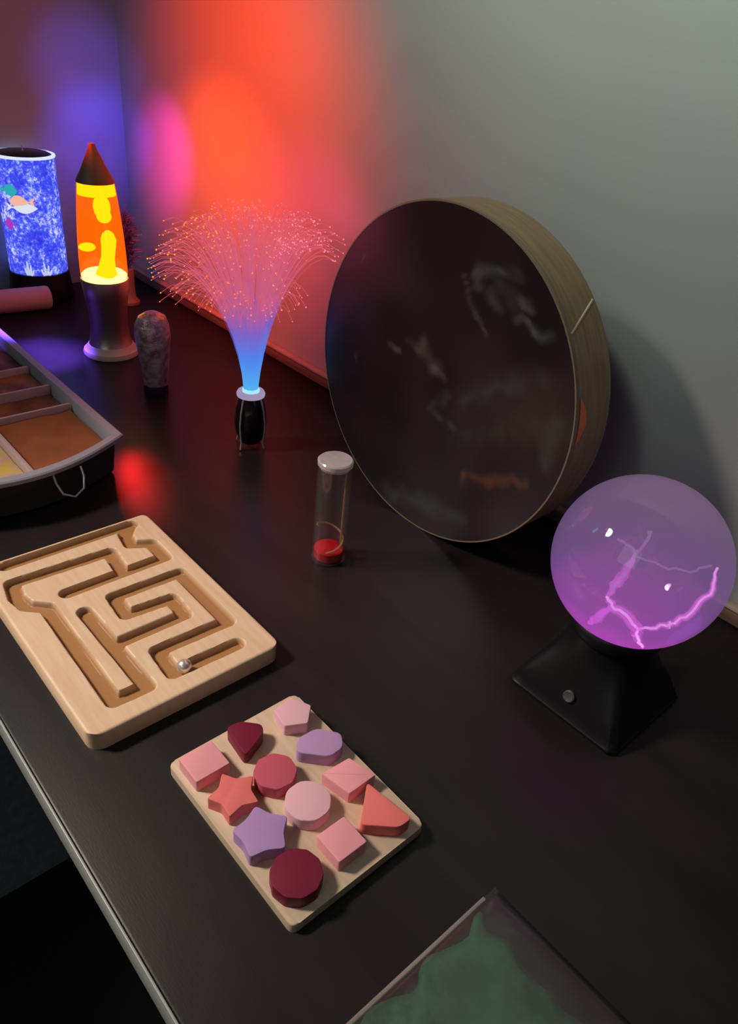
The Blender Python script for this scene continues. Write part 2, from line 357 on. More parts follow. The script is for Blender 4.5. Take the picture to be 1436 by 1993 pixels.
# printed head: dark with wispy grey marks, plus painted-in reflections at the bottom (u right as seen, v up, unit = radius)
G1 = (0.11, 0.10, 0.09)
MARKS = [((0.12, 0.65), (0.27, 0.44), 0.016, (0.085, 0.075, 0.065)), ((0.27, 0.44), (0.33, 0.39), 0.014, G1), ((0.22, 0.64), (0.23, 0.72), 0.028, G1), ((0.23, 0.72), (0.28, 0.73), 0.025, G1),
         ((0.32, 0.73), (0.45, 0.76), 0.030, (0.085, 0.085, 0.075)), ((0.31, 0.62), (0.37, 0.56), 0.028, (0.085, 0.08, 0.07)), ((0.38, 0.66), (0.50, 0.62), 0.05, (0.05, 0.047, 0.04)), ((0.54, 0.65), (0.58, 0.60), 0.022, (0.14, 0.135, 0.12)),
         ((0.50, 0.53), (0.63, 0.53), 0.018, G1), ((0.63, 0.53), (0.73, 0.55), 0.022, (0.11, 0.115, 0.105)),
         ((-0.22, 0.17), (-0.05, 0.16), 0.020, (0.08, 0.07, 0.065)), ((-0.10, 0.18), (0.02, 0.10), 0.045, (0.10, 0.085, 0.08)), ((0.0, 0.12), (0.08, 0.05), 0.022, (0.11, 0.10, 0.095)), ((-0.36, 0.07), (-0.31, 0.09), 0.013, (0.15, 0.13, 0.12)),
         ((-0.68, -0.09), (-0.67, -0.09), 0.013, (0.13, 0.11, 0.12)), ((-0.69, 0.53), (-0.68, 0.53), 0.013, (0.13, 0.10, 0.15)),
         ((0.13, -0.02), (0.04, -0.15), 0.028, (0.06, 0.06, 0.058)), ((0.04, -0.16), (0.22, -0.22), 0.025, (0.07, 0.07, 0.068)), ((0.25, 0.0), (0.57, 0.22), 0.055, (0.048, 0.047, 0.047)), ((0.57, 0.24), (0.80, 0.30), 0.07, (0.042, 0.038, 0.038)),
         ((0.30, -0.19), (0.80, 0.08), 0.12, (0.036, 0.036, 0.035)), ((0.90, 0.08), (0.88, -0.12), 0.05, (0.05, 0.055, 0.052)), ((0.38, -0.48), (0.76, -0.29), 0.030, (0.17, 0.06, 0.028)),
         ((-0.20, -0.88), (0.16, -0.79), 0.06, (0.055, 0.057, 0.056)), ((0.10, -0.80), (0.40, -0.76), 0.05, (0.045, 0.046, 0.046))]  # pale crescents: reflection of the table painted into the head colour
def drum_head():
    bm = bmesh.new(); nr, n = 60, 140; lay = bm.loops.layers.float_color.new('print')
    c0 = bm.verts.new((0, DT/2, DR)); rings = []
    for k in range(1, nr+1):
        r = (DR-0.0014)*k/nr
        rings.append([bm.verts.new((r*math.cos(2*math.pi*i/n), DT/2, DR+r*math.sin(2*math.pi*i/n))) for i in range(n)])
    for i in range(n): bm.faces.new((c0, rings[0][i], rings[0][(i+1) % n]))
    for a, c in zip(rings, rings[1:]):
        for i in range(n): bm.faces.new((a[i], a[(i+1) % n], c[(i+1) % n], c[i]))
    back = [bm.verts.new((v.co.x, DT/2-0.0015, v.co.z)) for v in rings[-1]]
    for i in range(n): bm.faces.new((rings[-1][i], rings[-1][(i+1) % n], back[(i+1) % n], back[i]))
    for f in bm.faces:
        for l in f.loops:
            u, v = -l.vert.co.x/DR, (l.vert.co.z-DR)/DR
            w0 = noise.noise(Vector((u*3, v*3, 1.7)))
            col = Vector((0.021, 0.0132, 0.0165))*(1+0.5*w0)
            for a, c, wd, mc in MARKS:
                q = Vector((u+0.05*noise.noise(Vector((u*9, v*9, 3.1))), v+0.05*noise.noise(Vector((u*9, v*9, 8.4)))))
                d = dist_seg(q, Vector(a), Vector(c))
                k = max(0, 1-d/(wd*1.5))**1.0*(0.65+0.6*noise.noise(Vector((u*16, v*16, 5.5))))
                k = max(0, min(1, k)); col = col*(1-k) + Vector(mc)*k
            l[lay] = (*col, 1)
    return bm
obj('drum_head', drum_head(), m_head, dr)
bm = bmesh.new(); n = 96
pts = [((DR+0.0004)*math.cos(2*math.pi*i/n), DT/2-0.0025, DR+(DR+0.0004)*math.sin(2*math.pi*i/n)) for i in range(n+1)]
rings = [[bm.verts.new((r*math.cos(2*math.pi*i/n), y, DR+r*math.sin(2*math.pi*i/n))) for i in range(n)] for r, y in ((DR-0.0012, DT/2+0.0004), (DR+0.0004, DT/2+0.0004), (DR+0.0012, DT/2-0.002), (DR+0.0004, DT/2-0.005), (DR-0.001, DT/2-0.005))]
for a, c in zip(rings, rings[1:]):
    for i in range(n): bm.faces.new((a[i], a[(i+1) % n], c[(i+1) % n], c[i]))
obj('hoop', bm, m_hoop, dr)
def on_rim(ang, y, off=0.0006): return Vector((-(DR+off)*math.cos(ang), y, DR+(DR+off)*math.sin(ang)))
bm = bmesh.new(); tube(bm, [on_rim(0.74-0.14*(t/8), DT/2-0.004-(DT-0.008)*(1-t/8), 0.0005) for t in range(9)], 0.0011, 6)
obj('seam', bm, m_seam, dr)
bm = bmesh.new()
g = [[bm.verts.new(on_rim(0.28-0.25*i/10, DT/2-0.006-0.011*math.sin(math.pi*min(1, max(0, i/10)))*j/4-0.001*j/4, 0.0006)) for j in range(5)] for i in range(11)]
for i in range(10):
    for j in range(4): bm.faces.new((g[i][j], g[i+1][j], g[i+1][j+1], g[i][j+1]))
obj('orange_patch', bm, m_orange, dr)

# ------------------------------------------------------------------ plasma ball
PC = Vector((0.201, -0.523)); PR = 0.072; PZ = 0.150
m_black = mat('black_plastic', (0.006, 0.006, 0.007), 0.35, spec=0.35)
m_button = mat('grey_button', (0.06, 0.06, 0.065), 0.4)
pb = thing('plasma_ball', (PC.x, PC.y, T), 'glowing purple plasma globe with pink lightning on a black square base', 'plasma ball')
def sq_loft(levels, n=64):
    """levels: (half size, z, squareness 0 round..1 square)"""
    bm = bmesh.new(); rings = []
    for h, z, s in levels:
        r = []
        for i in range(n):
            a = 2*math.pi*i/n + math.pi/n; c, d = math.cos(a), math.sin(a)
            k = 1/max(abs(c), abs(d)); k = min(k, 1.36)
            r.append(bm.verts.new((h*c*(1+(k-1)*s), h*d*(1+(k-1)*s), z)))
        rings.append(r)
    for a, c in zip(rings, rings[1:]):
        for i in range(n): bm.faces.new((a[i], a[(i+1) % n], c[(i+1) % n], c[i]))
    bm.faces.new(rings[-1]); bm.faces.new(list(reversed(rings[0])))
    return bm
obj('base', sq_loft([(0.055, 0, 1), (0.057, 0.001, 1), (0.0575, 0.004, 1), (0.056, 0.006, 1), (0.054, 0.012, 1), (0.049, 0.026, 0.9), (0.043, 0.042, 0.6), (0.039, 0.056, 0.3), (0.037, 0.070, 0), (0.0372, 0.0772, 0)]), m_black, pb)
obj('collar', lathe([(0.0374, 0.0755), (0.0405, 0.077), (0.0418, 0.081), (0.0412, 0.0868), (0.0392, 0.0892), (0.0374, 0.0882), (0.0374, 0.0755)]), m_black, pb)
bm = lathe([(0, 0.0), (0.0055, 0.0), (0.0055, 0.0018), (0.0045, 0.0026), (0.003, 0.0022), (0, 0.0018)], 24)
bt = obj('button', bm, m_button, pb, loc=(-0.002+0.0, 0.0505, 0.024)); bt.rotation_euler = (math.radians(-70), 0, 0)
# globe shell: clear glass with a purple gas glow strongest near the base
m_globe = bpy.data.materials.new('plasma_globe_glass'); m_globe.use_nodes = True
nt = m_globe.node_tree; nt.nodes.clear(); N = nt.nodes.new; Lk = nt.links.new
out = N('ShaderNodeOutputMaterial'); em = N('ShaderNodeEmission'); tr_ = N('ShaderNodeBsdfTransparent'); gl = N('ShaderNodeBsdfGlossy'); gl.inputs['Roughness'].default_value = 0.03
tr_.inputs[0].default_value = (0.80, 0.72, 0.85, 1)
tc = N('ShaderNodeTexCoord'); sx = N('ShaderNodeSeparateXYZ'); Lk(tc.outputs['Object'], sx.inputs[0])
nz = N('ShaderNodeTexNoise'); nz.inputs['Scale'].default_value = 22; nz.inputs['Detail'].default_value = 1; Lk(tc.outputs['Object'], nz.inputs['Vector'])
ma = N('ShaderNodeMath'); ma.operation = 'MULTIPLY_ADD'; ma.inputs[1].default_value = 0.035; Lk(nz.outputs['Fac'], ma.inputs[0]); Lk(sx.outputs['Z'], ma.inputs[2])
mr = N('ShaderNodeMapRange'); mr.inputs['From Min'].default_value = -PR+0.016; mr.inputs['From Max'].default_value = PR+0.016; Lk(ma.outputs[0], mr.inputs['Value'])
cr = N('ShaderNodeValToRGB'); Lk(mr.outputs[0], cr.inputs[0])
E_ = cr.color_ramp.elements; E_[0].position = 0.0; E_[0].color = (0.55, 0.07, 0.50, 1); E_[1].position = 1.0; E_[1].color = (0.150, 0.095, 0.150, 1)
for p, c in ((0.16, (0.42, 0.065, 0.46)), (0.34, (0.165, 0.065, 0.235)), (0.6, (0.125, 0.075, 0.175))):
    e = cr.color_ramp.elements.new(p); e.color = (*c, 1)
Lk(cr.outputs[0], em.inputs[0]); em.inputs[1].default_value = 1.75
add = N('ShaderNodeAddShader'); mx0 = N('ShaderNodeMixShader'); mx0.inputs[0].default_value = 0.42
Lk(tr_.outputs[0], mx0.inputs[1]); Lk(em.outputs[0], mx0.inputs[2])
lw = N('ShaderNodeLayerWeight'); lw.inputs['Blend'].default_value = 0.5; pw = N('ShaderNodeMath'); pw.operation = 'POWER'; pw.inputs[1].default_value = 4.0; Lk(lw.outputs['Facing'], pw.inputs[0])
fr = N('ShaderNodeMath'); fr.operation = 'MULTIPLY_ADD'; fr.inputs[1].default_value = 0.25; fr.inputs[2].default_value = 0.045; Lk(pw.outputs[0], fr.inputs[0]); mx = N('ShaderNodeMixShader')
Lk(fr.outputs[0], mx.inputs[0]); Lk(mx0.outputs[0], mx.inputs[1]); Lk(gl.outputs[0], mx.inputs[2]); Lk(mx.outputs[0], out.inputs[0])
def sphere(r, c=(0, 0, 0), u=64, v=40):
    bm = bmesh.new(); bmesh.ops.create_uvsphere(bm, u_segments=u, v_segments=v, radius=r); bmesh.ops.translate(bm, verts=bm.verts, vec=c); return bm
gb = obj('globe', sphere(PR), m_globe, pb, loc=(0, 0, PZ), angle=180)
m_elec = emit('electrode_glow', (0.30, 0.13, 0.48), 0.55, 0.35)
obj('electrode', sphere(0.006, u=24, v=16), m_elec, gb)
m_bolt = emit('lightning_core', (1.0, 0.55, 0.92), 1.6)
def soft_glow(name, color, strength, core):
    m = emit(name, color, strength, 0.5); nt = m.node_tree; mx = [n for n in nt.nodes if n.type == 'MIX_SHADER'][0]
    lw = nt.nodes.new('ShaderNodeLayerWeight'); lw.inputs['Blend'].default_value = 0.5
    r = nt.nodes.new('ShaderNodeMapRange'); r.inputs['To Min'].default_value = core; r.inputs['To Max'].default_value = 1.0; r.inputs['From Max'].default_value = 0.8
    nt.links.new(lw.outputs['Facing'], r.inputs['Value']); nt.links.new(r.outputs[0], mx.inputs[0]); return m
m_halo = soft_glow('lightning_halo', (0.95, 0.14, 0.90), 1.25, 0.42)
m_vio = soft_glow('violet_glow', (0.55, 0.12, 0.95), 0.8, 0.75)
m_faint = emit('lightning_faint', (0.62, 0.30, 0.80), 0.60, 0.45)
# lightning paths inside the globe: (right, up, towards the viewer) in globe radii
VF = -F
def gp(a, u_, d): return (RT*a + UP*u_ + VF*d)*PR
def jag(pts, seed, amp=0.05, k=4):
    rnd = random.Random(seed); o = []
    for p, q in zip(pts, pts[1:]):
        for i in range(k):
            t = i/k; v = Vector(p).lerp(Vector(q), t)
            if i: v += Vector((rnd.uniform(-1, 1), rnd.uniform(-1, 1), rnd.uniform(-1, 1)))*amp*PR*0.5
            o.append(v)
    o.append(Vector(pts[-1])); return o
A = jag([gp(-0.06, 0.06, 0), gp(-0.30, -0.16, 0.25), gp(-0.49, -0.37, 0.35)], 3)
A2 = jag([gp(-0.49, -0.37, 0.35), gp(-0.46, -0.46, 0.42), gp(-0.34, -0.55, 0.55), gp(-0.235, -0.69, 0.60), gp(-0.21, -0.80, 0.52), gp(-0.08, -0.93, 0.30)], 5, 0.03)
Bp = jag([gp(-0.235, -0.69, 0.60), gp(-0.02, -0.635, 0.66), gp(0.13, -0.62, 0.66), gp(0.34, -0.44, 0.70), gp(0.52, -0.25, 0.70), gp(0.56, -0.02, 0.72)], 7, 0.04)
C = jag([gp(-0.46, -0.46, 0.42), gp(-0.60, -0.62, 0.35), gp(-0.68, -0.66, 0.28)], 9, 0.03)
D = jag([gp(0.08, -0.60, 0.66), gp(0.10, -0.68, 0.60)], 10, 0.02)
E1b = jag([gp(-0.06, 0.06, 0), gp(-0.16, 0.17, 0.2), gp(-0.42, 0.27, 0.5)], 11, 0.05)
G = jag([gp(-0.06, 0.06, 0), gp(0.12, -0.03, 0.3), gp(0.32, -0.08, 0.6), gp(0.50, 0.0, 0.72)], 13, 0.05)
K = jag([gp(-0.06, 0.06, 0), gp(0.03, 0.22, 0.1), gp(0.06, 0.34, 0.2)], 17, 0.05)
K2 = jag([gp(0.20, -0.90, 0.30), gp(0.40, -0.72, 0.38), gp(0.52, -0.58, 0.42)], 19, 0.05)
def bolt(pts, r): bm = bmesh.new(); return tube(bm, pts, r, 8)
for pts, r in ((A2, 0.0011), (Bp, 0.0009), (D, 0.0006)):
    obj('lightning_bolt', bolt(pts, r), m_bolt, gb)
def taper(pts, r): n = len(pts)-1; return [r*(0.15+0.85*math.sin(math.pi*min(0.97, max(0.03, i/n)))**0.6) for i in range(n+1)]
for pts, r, mm_ in ((A, 0.0046, m_halo), (C, 0.0042, m_halo), (A2, 0.0050, m_halo), (Bp, 0.0034, m_halo), (K2, 0.0055, m_vio)):
    obj('lightning_glow', bolt(pts, taper(pts, r)), mm_, gb)
for pts, r in ((E1b, 0.0011), (G, 0.0009), (K, 0.0014), (A, 0.0014)):
    obj('faint_lightning', bolt(pts, r), m_faint, gb)
# ------------------------------------------------------------------ liquid timer (clear tube)
tm = thing('liquid_timer', (0.501, -0.445, T), 'clear upright tube timer with red liquid at its bottom', 'liquid timer')
m_acr = clear('clear_acrylic', (0.95, 0.92, 0.92), 0.7, 0.06, haze=0.02, haze_col=(0.9, 0.85, 0.85))
m_cap = clear('clear_cap', (0.80, 0.75, 0.77), 2.0, 0.12, haze=0.45, haze_col=(0.85, 0.78, 0.80), bump=0.6, bscale=70)
m_red = mat('red_liquid', (0.55, 0.002, 0.008), 0.15, spec=0.6)
m_gold = clear('amber_ramp', (0.95, 0.80, 0.55), 1.5, 0.1, haze=0.45, haze_col=(0.62, 0.45, 0.28))
R0 = 0.0182
obj('tube', lathe([(R0, 0.002), (R0, 0.120), (R0-0.0015, 0.120), (R0-0.0015, 0.004), (0, 0.004)]), m_acr, tm)
obj('cap', lathe([(0, 0.1165), (R0-0.002, 0.1165), (R0-0.002, 0.1202), (R0+0.0005, 0.1204), (R0+0.0005, 0.1245), (R0-0.001, 0.1258), (0, 0.1258)]), m_cap, tm)
obj('foot', lathe([(0, 0), (R0+0.0006, 0), (R0+0.0006, 0.0025), (R0-0.002, 0.0032), (0, 0.0032)]), m_acr, tm)
obj('red_liquid', lathe([(0, 0.0042), (R0-0.0019, 0.0042), (R0-0.0019, 0.0140), (R0-0.003, 0.0146), (0, 0.0146)]), m_red, tm)
bm = bmesh.new()      # sloping ramp inside the tube
rp = []
for i in range(25):
    a = math.radians(200)-math.radians(300)*i/24
    rp.append((E1.x*math.cos(a)*0.0145+E2.x*math.sin(a)*0.0145, E1.y*math.cos(a)*0.0145+E2.y*math.sin(a)*0.0145, 0.046-0.030*i/24))
tube(bm, rp, 0.0012, 8); obj('spiral_ramp', bm, m_gold, tm)
bm = bmesh.new(); tube(bm, [(E1.x*0.0125, E1.y*0.0125, z) for z in (0.0160, 0.045, 0.08, 0.114)], 0.0013, 8); obj('inner_rod', bm, m_gold, tm)
# ------------------------------------------------------------------ fibre optic lamp
fl = thing('fibre_optic_lamp', (0.764, -0.519, T), 'lit fibre optic lamp with a blue to pink spray on a black chrome base', 'lamp')
m_gblack = mat('gloss_black', (0.012, 0.008, 0.010), 0.12, spec=0.6)
m_chrome = mat('chrome', (0.72, 0.66, 0.66), 0.32, metal=0.55)
obj('base', lathe([(0, 0.006), (0.012, 0.006), (0.0165, 0.012), (0.0205, 0.024), (0.0215, 0.038), (0.0195, 0.055), (0.0165, 0.068), (0.0145, 0.074), (0, 0.074)]), m_gblack, fl)
for k in range(4):
    a = 0.35+k*math.pi/2; c, s = math.cos(a), math.sin(a); bm = bmesh.new()
    tube(bm, [(c*r, s*r, z) for r, z in ((0.0150, 0.076), (0.0180, 0.068), (0.0212, 0.055), (0.0233, 0.038), (0.0225, 0.022), (0.0200, 0.010), (0.0225, 0.0015))], [0.0012, 0.0013, 0.0013, 0.0013, 0.0013, 0.0016, 0.0015], 8)
    obj('leg', bm, m_chrome, fl)
m_ringlight = emit('lamp_collar_glow', (0.62, 0.50, 0.80), 0.55)
obj('collar', lathe([(0.010, 0.0745), (0.0185, 0.0745), (0.0190, 0.0775), (0.0175, 0.0805), (0.010, 0.0805)]), m_ringlight, fl)
m_core = emit('lamp_core_glow', (0.35, 0.75, 1.0), 1.1)
obj('light_window', lathe([(0, 0.0747), (0.0115, 0.0747), (0.0115, 0.083), (0.010, 0.0845), (0, 0.0845)]), m_core, fl)
def fibre_mat(name, stops, stren, transp):
    m = emit(name, (1, 1, 1), stren, transp); nt = m.node_tree
    e = [n for n in nt.nodes if n.type == 'EMISSION'][0]
    a = nt.nodes.new('ShaderNodeAttribute'); a.attribute_name = 'along'
    r = nt.nodes.new('ShaderNodeValToRGB'); els = r.color_ramp.elements
    els[0].position = stops[0][0]; els[0].color = (*stops[0][1], 1); els[1].position = stops[-1][0]; els[1].color = (*stops[-1][1], 1)
    for p, c in stops[1:-1]: q = els.new(p); q.color = (*c, 1)
    nt.links.new(a.outputs['Fac'], r.inputs[0]); nt.links.new(r.outputs[0], e.inputs[0]); return m
m_fib = fibre_mat('fibre_strands', [(0, (0.10, 0.50, 1.0)), (0.17, (0.09, 0.26, 0.95)), (0.32, (0.22, 0.13, 0.62)), (0.47, (0.62, 0.12, 0.24)), (1.0, (0.90, 0.13, 0.16))], 0.9, 0.66)
m_tip = fibre_mat('fibre_tips', [(0, (1.0, 0.36, 0.03)), (0.4, (1.0, 0.18, 0.06)), (1.0, (0.95, 0.22, 0.38))], 1.35, 0.0)
rnd = random.Random(4)
bm = bmesh.new(); tips = bmesh.new()
lay = bm.verts.layers.float.new('along'); tlay = tips.verts.layers.float.new('along')
for i in range(640):
    rr = 0.118*math.sqrt(rnd.random())*(1 if rnd.random() < .72 else .8) ; an = rnd.uniform(0, 2*math.pi)
    if rnd.random() < 0.35: rr = rnd.uniform(0.095, 0.122)
    if math.cos(an)*rr < -0.062 and math.sin(an)*rr < 0.0: rr = 0.060/abs(math.cos(an))*rnd.uniform(0.7, 1)
    zt = 0.292 + 0.24*rr*(math.cos(an)*E2.x+math.sin(an)*E2.y) - 2.2*rr*rr + rnd.uniform(-0.016, 0.010) - (0.02*rnd.random() if rr > 0.085 else 0)
    b0 = 0.0095*math.sqrt(rnd.random()); ba = an+rnd.uniform(-0.9, 0.9)
    P0 = Vector((b0*math.cos(ba), b0*math.sin(ba), 0.083)); P3 = Vector((rr*math.cos(an), rr*math.sin(an), zt))
    P1 = P0 + Vector((math.cos(an)*rr*0.07, math.sin(an)*rr*0.07, 0.085)); P2 = Vector((P3.x*0.60, P3.y*0.60, zt+0.012+rr*0.22))
    pts = []
    nS = 11
    for k in range(nS+1):
        t = k/nS; pts.append(P0*(1-t)**3+P1*3*t*(1-t)**2+P2*3*t*t*(1-t)+P3*t**3)
    n0 = len(bm.verts); tube(bm, pts, 0.00042, 3, False); bm.verts.ensure_lookup_table()
    for k in range(nS+1):
        for q in range(3): bm.verts[n0+3*k+q][lay] = k/nS
    m0 = len(tips.verts); bmesh.ops.create_icosphere(tips, subdivisions=1, radius=0.0007*rnd.uniform(0.6, 1.6), matrix=Matrix.Translation(P3)); tips.verts.ensure_lookup_table()
    side = (P3.x*E1.x + P3.y*E1.y)/0.12
    for q in range(m0, len(tips.verts)): tips.verts[q][tlay] = max(0, min(1, 0.5+0.55*side+rnd.uniform(-.15, .15)))
sp = obj('fibre_spray', bm, m_fib, fl, smooth=False); sp['kind'] = 'stuff'
tp = obj('fibre_tips', tips, m_tip, fl, smooth=False); tp['kind'] = 'stuff'
d = bpy.data.lights.new('fibre_glow', 'POINT'); d.energy = 0.35; d.color = (1.0, 0.10, 0.30); d.shadow_soft_size = 0.08
o = bpy.data.objects.new('fibre_glow', d); COL.objects.link(o); o.location = (0.764, -0.519, T+0.29)

# ------------------------------------------------------------------ lava lamp
LX, LY = 1.153, -0.504
lv = thing('lava_lamp', (LX, LY, T), 'lit lava lamp with yellow wax in orange liquid and a silver base', 'lava lamp')
m_alu = mat('brushed_metal', (0.50, 0.42, 0.40), 0.38, metal=1.0, bump=0.03, bscale=300)
m_alu_cap = mat('bronze_cap', (0.20, 0.125, 0.07), 0.5, metal=0.2)
obj('base', lathe([(0, 0.0), (0.041, 0.0), (0.0420, 0.004), (0.0415, 0.007), (0.0345, 0.016), (0.0305, 0.035), (0.0295, 0.050), (0.0305, 0.072), (0.0340, 0.100), (0.0370, 0.122), (0.0360, 0.1245), (0.0345, 0.122), (0, 0.118)], 56), m_alu, lv)
m_foot = mat('pale_foot_ring', (0.62, 0.54, 0.48), 0.5)
obj('foot_ring', lathe([(0.0422, 0.0), (0.0440, 0.0005), (0.0445, 0.004), (0.0430, 0.0085), (0.0400, 0.0100), (0.0360, 0.0165), (0.0340, 0.0170)], 56), m_foot, lv)
bottle = [(0, 0.122), (0.0335, 0.1225), (0.0352, 0.126), (0.0358, 0.135), (0.0355, 0.16), (0.0342, 0.19), (0.0318, 0.22), (0.0288, 0.25), (0.0268, 0.268), (0, 0.268)]
m_liq = emit('orange_liquid', (1.0, 0.12, 0.0), 1.7, 0.55, 0.02)
[n for n in m_liq.node_tree.nodes if n.type == 'BSDF_TRANSPARENT'][0].inputs[0].default_value = (1.0, 0.82, 0.30, 1)
bo = obj('bottle', lathe(bottle, 56), m_liq, lv)
m_wax = emit('yellow_wax', (1.0, 0.74, 0.012), 2.2); m_hot = emit('hot_wax', (1.0, 0.88, 0.60), 5.0)
def lp(a, d, z): return (E1.x*a - E2.x*d, E1.y*a - E2.y*d, z)     # right, towards viewer, up
bm = lathe([(0, 0.247), (0.0278, 0.249), (0.0262, 0.266), (0, 0.267)], 40); obj('wax_pool', bm, m_wax, bo)
bm = bmesh.new(); blob(bm, lp(0.010, 0.013, 0.234), (0.0125, 0.0125, 0.018)); blob(bm, lp(0.012, 0.013, 0.221), (0.011, 0.011, 0.010)); obj('wax_blob', bm, m_wax, bo)
bm = bmesh.new(); blob(bm, lp(-0.017, 0.016, 0.174), (0.0125, 0.0125, 0.0060)); obj('wax_blob', bm, m_wax, bo)
bm = bmesh.new()
tube(bm, [lp(*p) for p in ((0.008, 0.013, 0.130), (0.010, 0.014, 0.145), (0.013, 0.015, 0.160), (0.015, 0.015, 0.175), (0.016, 0.014, 0.188), (0.0155, 0.013, 0.197), (0.015, 0.012, 0.201))], [0.018, 0.013, 0.010, 0.0105, 0.0115, 0.008, 0.002], 20)
obj('wax_column', bm, m_wax, bo)
bm = lathe([(0, 0.123), (0.0335, 0.1235), (0.0345, 0.130), (0.030, 0.134), (0, 0.137)], 40); obj('wax_pool', bm, m_hot, bo)
obj('cap', lathe([(0, 0.266), (0.0280, 0.266), (0.0272, 0.2695), (0.0200, 0.282), (0.0125, 0.298), (0.0060, 0.312), (0.0040, 0.318), (0, 0.319)], 48), m_alu_cap, lv)

# ------------------------------------------------------------------ aquarium lamp
AX, AY, AR = 1.470, -0.516, 0.051
al = thing('aquarium_lamp', (AX, AY, T), 'glowing blue aquarium lamp with fish on a black base by the back wall', 'lamp')
m_aq = bpy.data.materials.new('aquarium_film'); m_aq.use_nodes = True; nt = m_aq.node_tree; nt.nodes.clear(); N = nt.nodes.new; Lk = nt.links.new
out = N('ShaderNodeOutputMaterial'); em = N('ShaderNodeEmission'); tc = N('ShaderNodeTexCoord')
v1 = N('ShaderNodeTexNoise'); v1.inputs['Scale'].default_value = 150; v1.inputs['Detail'].default_value = 5; v1.inputs['Roughness'].default_value = 0.7
v2 = N('ShaderNodeTexNoise'); v2.inputs['Scale'].default_value = 22
mm = N('ShaderNodeMath'); mm.operation = 'MULTIPLY_ADD'; mm.inputs[1].default_value = 0.55
Lk(tc.outputs['Object'], v1.inputs['Vector']); Lk(tc.outputs['Object'], v2.inputs['Vector']); Lk(v2.outputs['Fac'], mm.inputs[0]); Lk(v1.outputs['Fac'], mm.inputs[2])
cr = N('ShaderNodeValToRGB'); els = cr.color_ramp.elements; els[0].position = 0.55; els[0].color = (0.028, 0.02, 0.60, 1); els[1].position = 0.96; els[1].color = (0.55, 0.58, 0.95, 1)
for p, c in ((0.765, (0.045, 0.07, 0.70)), (0.86, (0.16, 0.20, 0.80))): q = els.new(p); q.color = (*c, 1)
Lk(mm.outputs[0], cr.inputs[0]); Lk(cr.outputs[0], em.inputs[0]); em.inputs[1].default_value = 1.25; Lk(em.outputs[0], out.inputs[0])
Z0, Z1 = 0.054, 0.250
obj('base', lathe([(0, 0), (AR+0.006, 0), (AR+0.007, 0.004), (AR+0.004, 0.030), (AR+0.002, Z0-0.001), (0, Z0-0.001)], 56), m_black, al)
aq = obj('picture_cylinder', lathe([(0, Z0), (AR, Z0), (AR, Z1), (0, Z1)], 64), m_aq, al)
m_white = emit('bright_rim', (0.72, 0.82, 1.0), 1.0)
obj('top_rim', lathe([(AR-0.004, Z1), (AR+0.0015, Z1), (AR+0.0022, Z1+0.002), (AR+0.0015, Z1+0.004), (AR-0.004, Z1+0.004)], 56), m_white, al)
obj('lid', lathe([(0, Z1+0.0002), (AR-0.0042, Z1+0.0002), (AR-0.0042, Z1+0.003), (AR-0.010, Z1+0.006), (0, Z1+0.007)], 56), m_black, al)
bm = bmesh.new(); tube(bm, [(0, 0, Z1+0.006), (0.0, 0, Z1+0.016)], 0.0012, 8); obj('hanger_wire', bm, m_chrome, al)
def ap(a, z, off=0.0): # point on the film: a across the front (right positive), height z
    s = a/AR; c = math.sqrt(max(0, 1-s*s)); r = AR+off
    return Vector((E1.x*s*r - E2.x*c*r, E1.y*s*r - E2.y*c*r, z))
def fish(a, z, L, Hh, m, flip=1, name='fish'):
    bm = bmesh.new(); pts = []
    for k in range(11):
        t = k/10; pts.append((a+flip*L*(t-0.5), Hh*math.sin(math.pi*min(1, t*1.08))**0.8 if t*1.08 < 1 else Hh*0.12))
    rings = []
    for x, h in pts:
        rings.append([bm.verts.new(ap(x, z+max(h, 0.0004)*math.cos(q*math.pi/4), max(0.0002, 0.0022*math.sin(q*math.pi/4)*1.0+0.0004))) for q in range(0, 5)])
    for r1, r2 in zip(rings, rings[1:]):
        for q in range(4): bm.faces.new((r1[q], r1[q+1], r2[q+1], r2[q]))
    xe = a+flip*L*0.44
    tl = [bm.verts.new(ap(xe, z, 0.001)), bm.verts.new(ap(xe+flip*L*0.28, z+Hh*0.8, 0.001)), bm.verts.new(ap(xe+flip*L*0.2, z, 0.0014)), bm.verts.new(ap(xe+flip*L*0.28, z-Hh*0.8, 0.001))]
    bm.faces.new((tl[0], tl[1], tl[2])); bm.faces.new((tl[0], tl[2], tl[3]))
    obj(name, bm, m, aq)
fish(0.002, 0.182, 0.034, 0.011, emit('orange_white_fish', (0.95, 0.50, 0.36), 0.95))
fish(0.008, 0.172, 0.042, 0.009, emit('white_fish', (0.75, 0.80, 0.95), 0.95), -1)
fish(-0.012, 0.200, 0.028, 0.010, emit('teal_fish', (0.04, 0.50, 0.55), 0.8), -1)
fish(-0.022, 0.142, 0.018, 0.011, emit('magenta_fish', (0.40, 0.05, 0.55), 0.9))
m_coral = emit('white_coral', (0.55, 0.60, 0.95), 0.95)
for a0, hh in ((0.002, 0.026), (0.029, 0.024)):
    bm = bmesh.new()
    for da, h2 in ((-0.007, 0.5), (-0.002, 1.0), (0.004, 0.75), (0.008, 0.4)):
        tube(bm, [ap(a0+da*0.4, Z0+0.001, 0.001), ap(a0+da*0.8, Z0+hh*h2*0.6, 0.0012), ap(a0+da, Z0+hh*h2, 0.0012)], [0.0026, 0.002, 0.0012], 6)
    obj('coral', bm, m_coral, aq)
d = bpy.data.lights.new('aquarium_glow', 'POINT'); d.energy = 0.05; d.color = (0.2, 0.2, 1.0); d.shadow_soft_size = 0.05
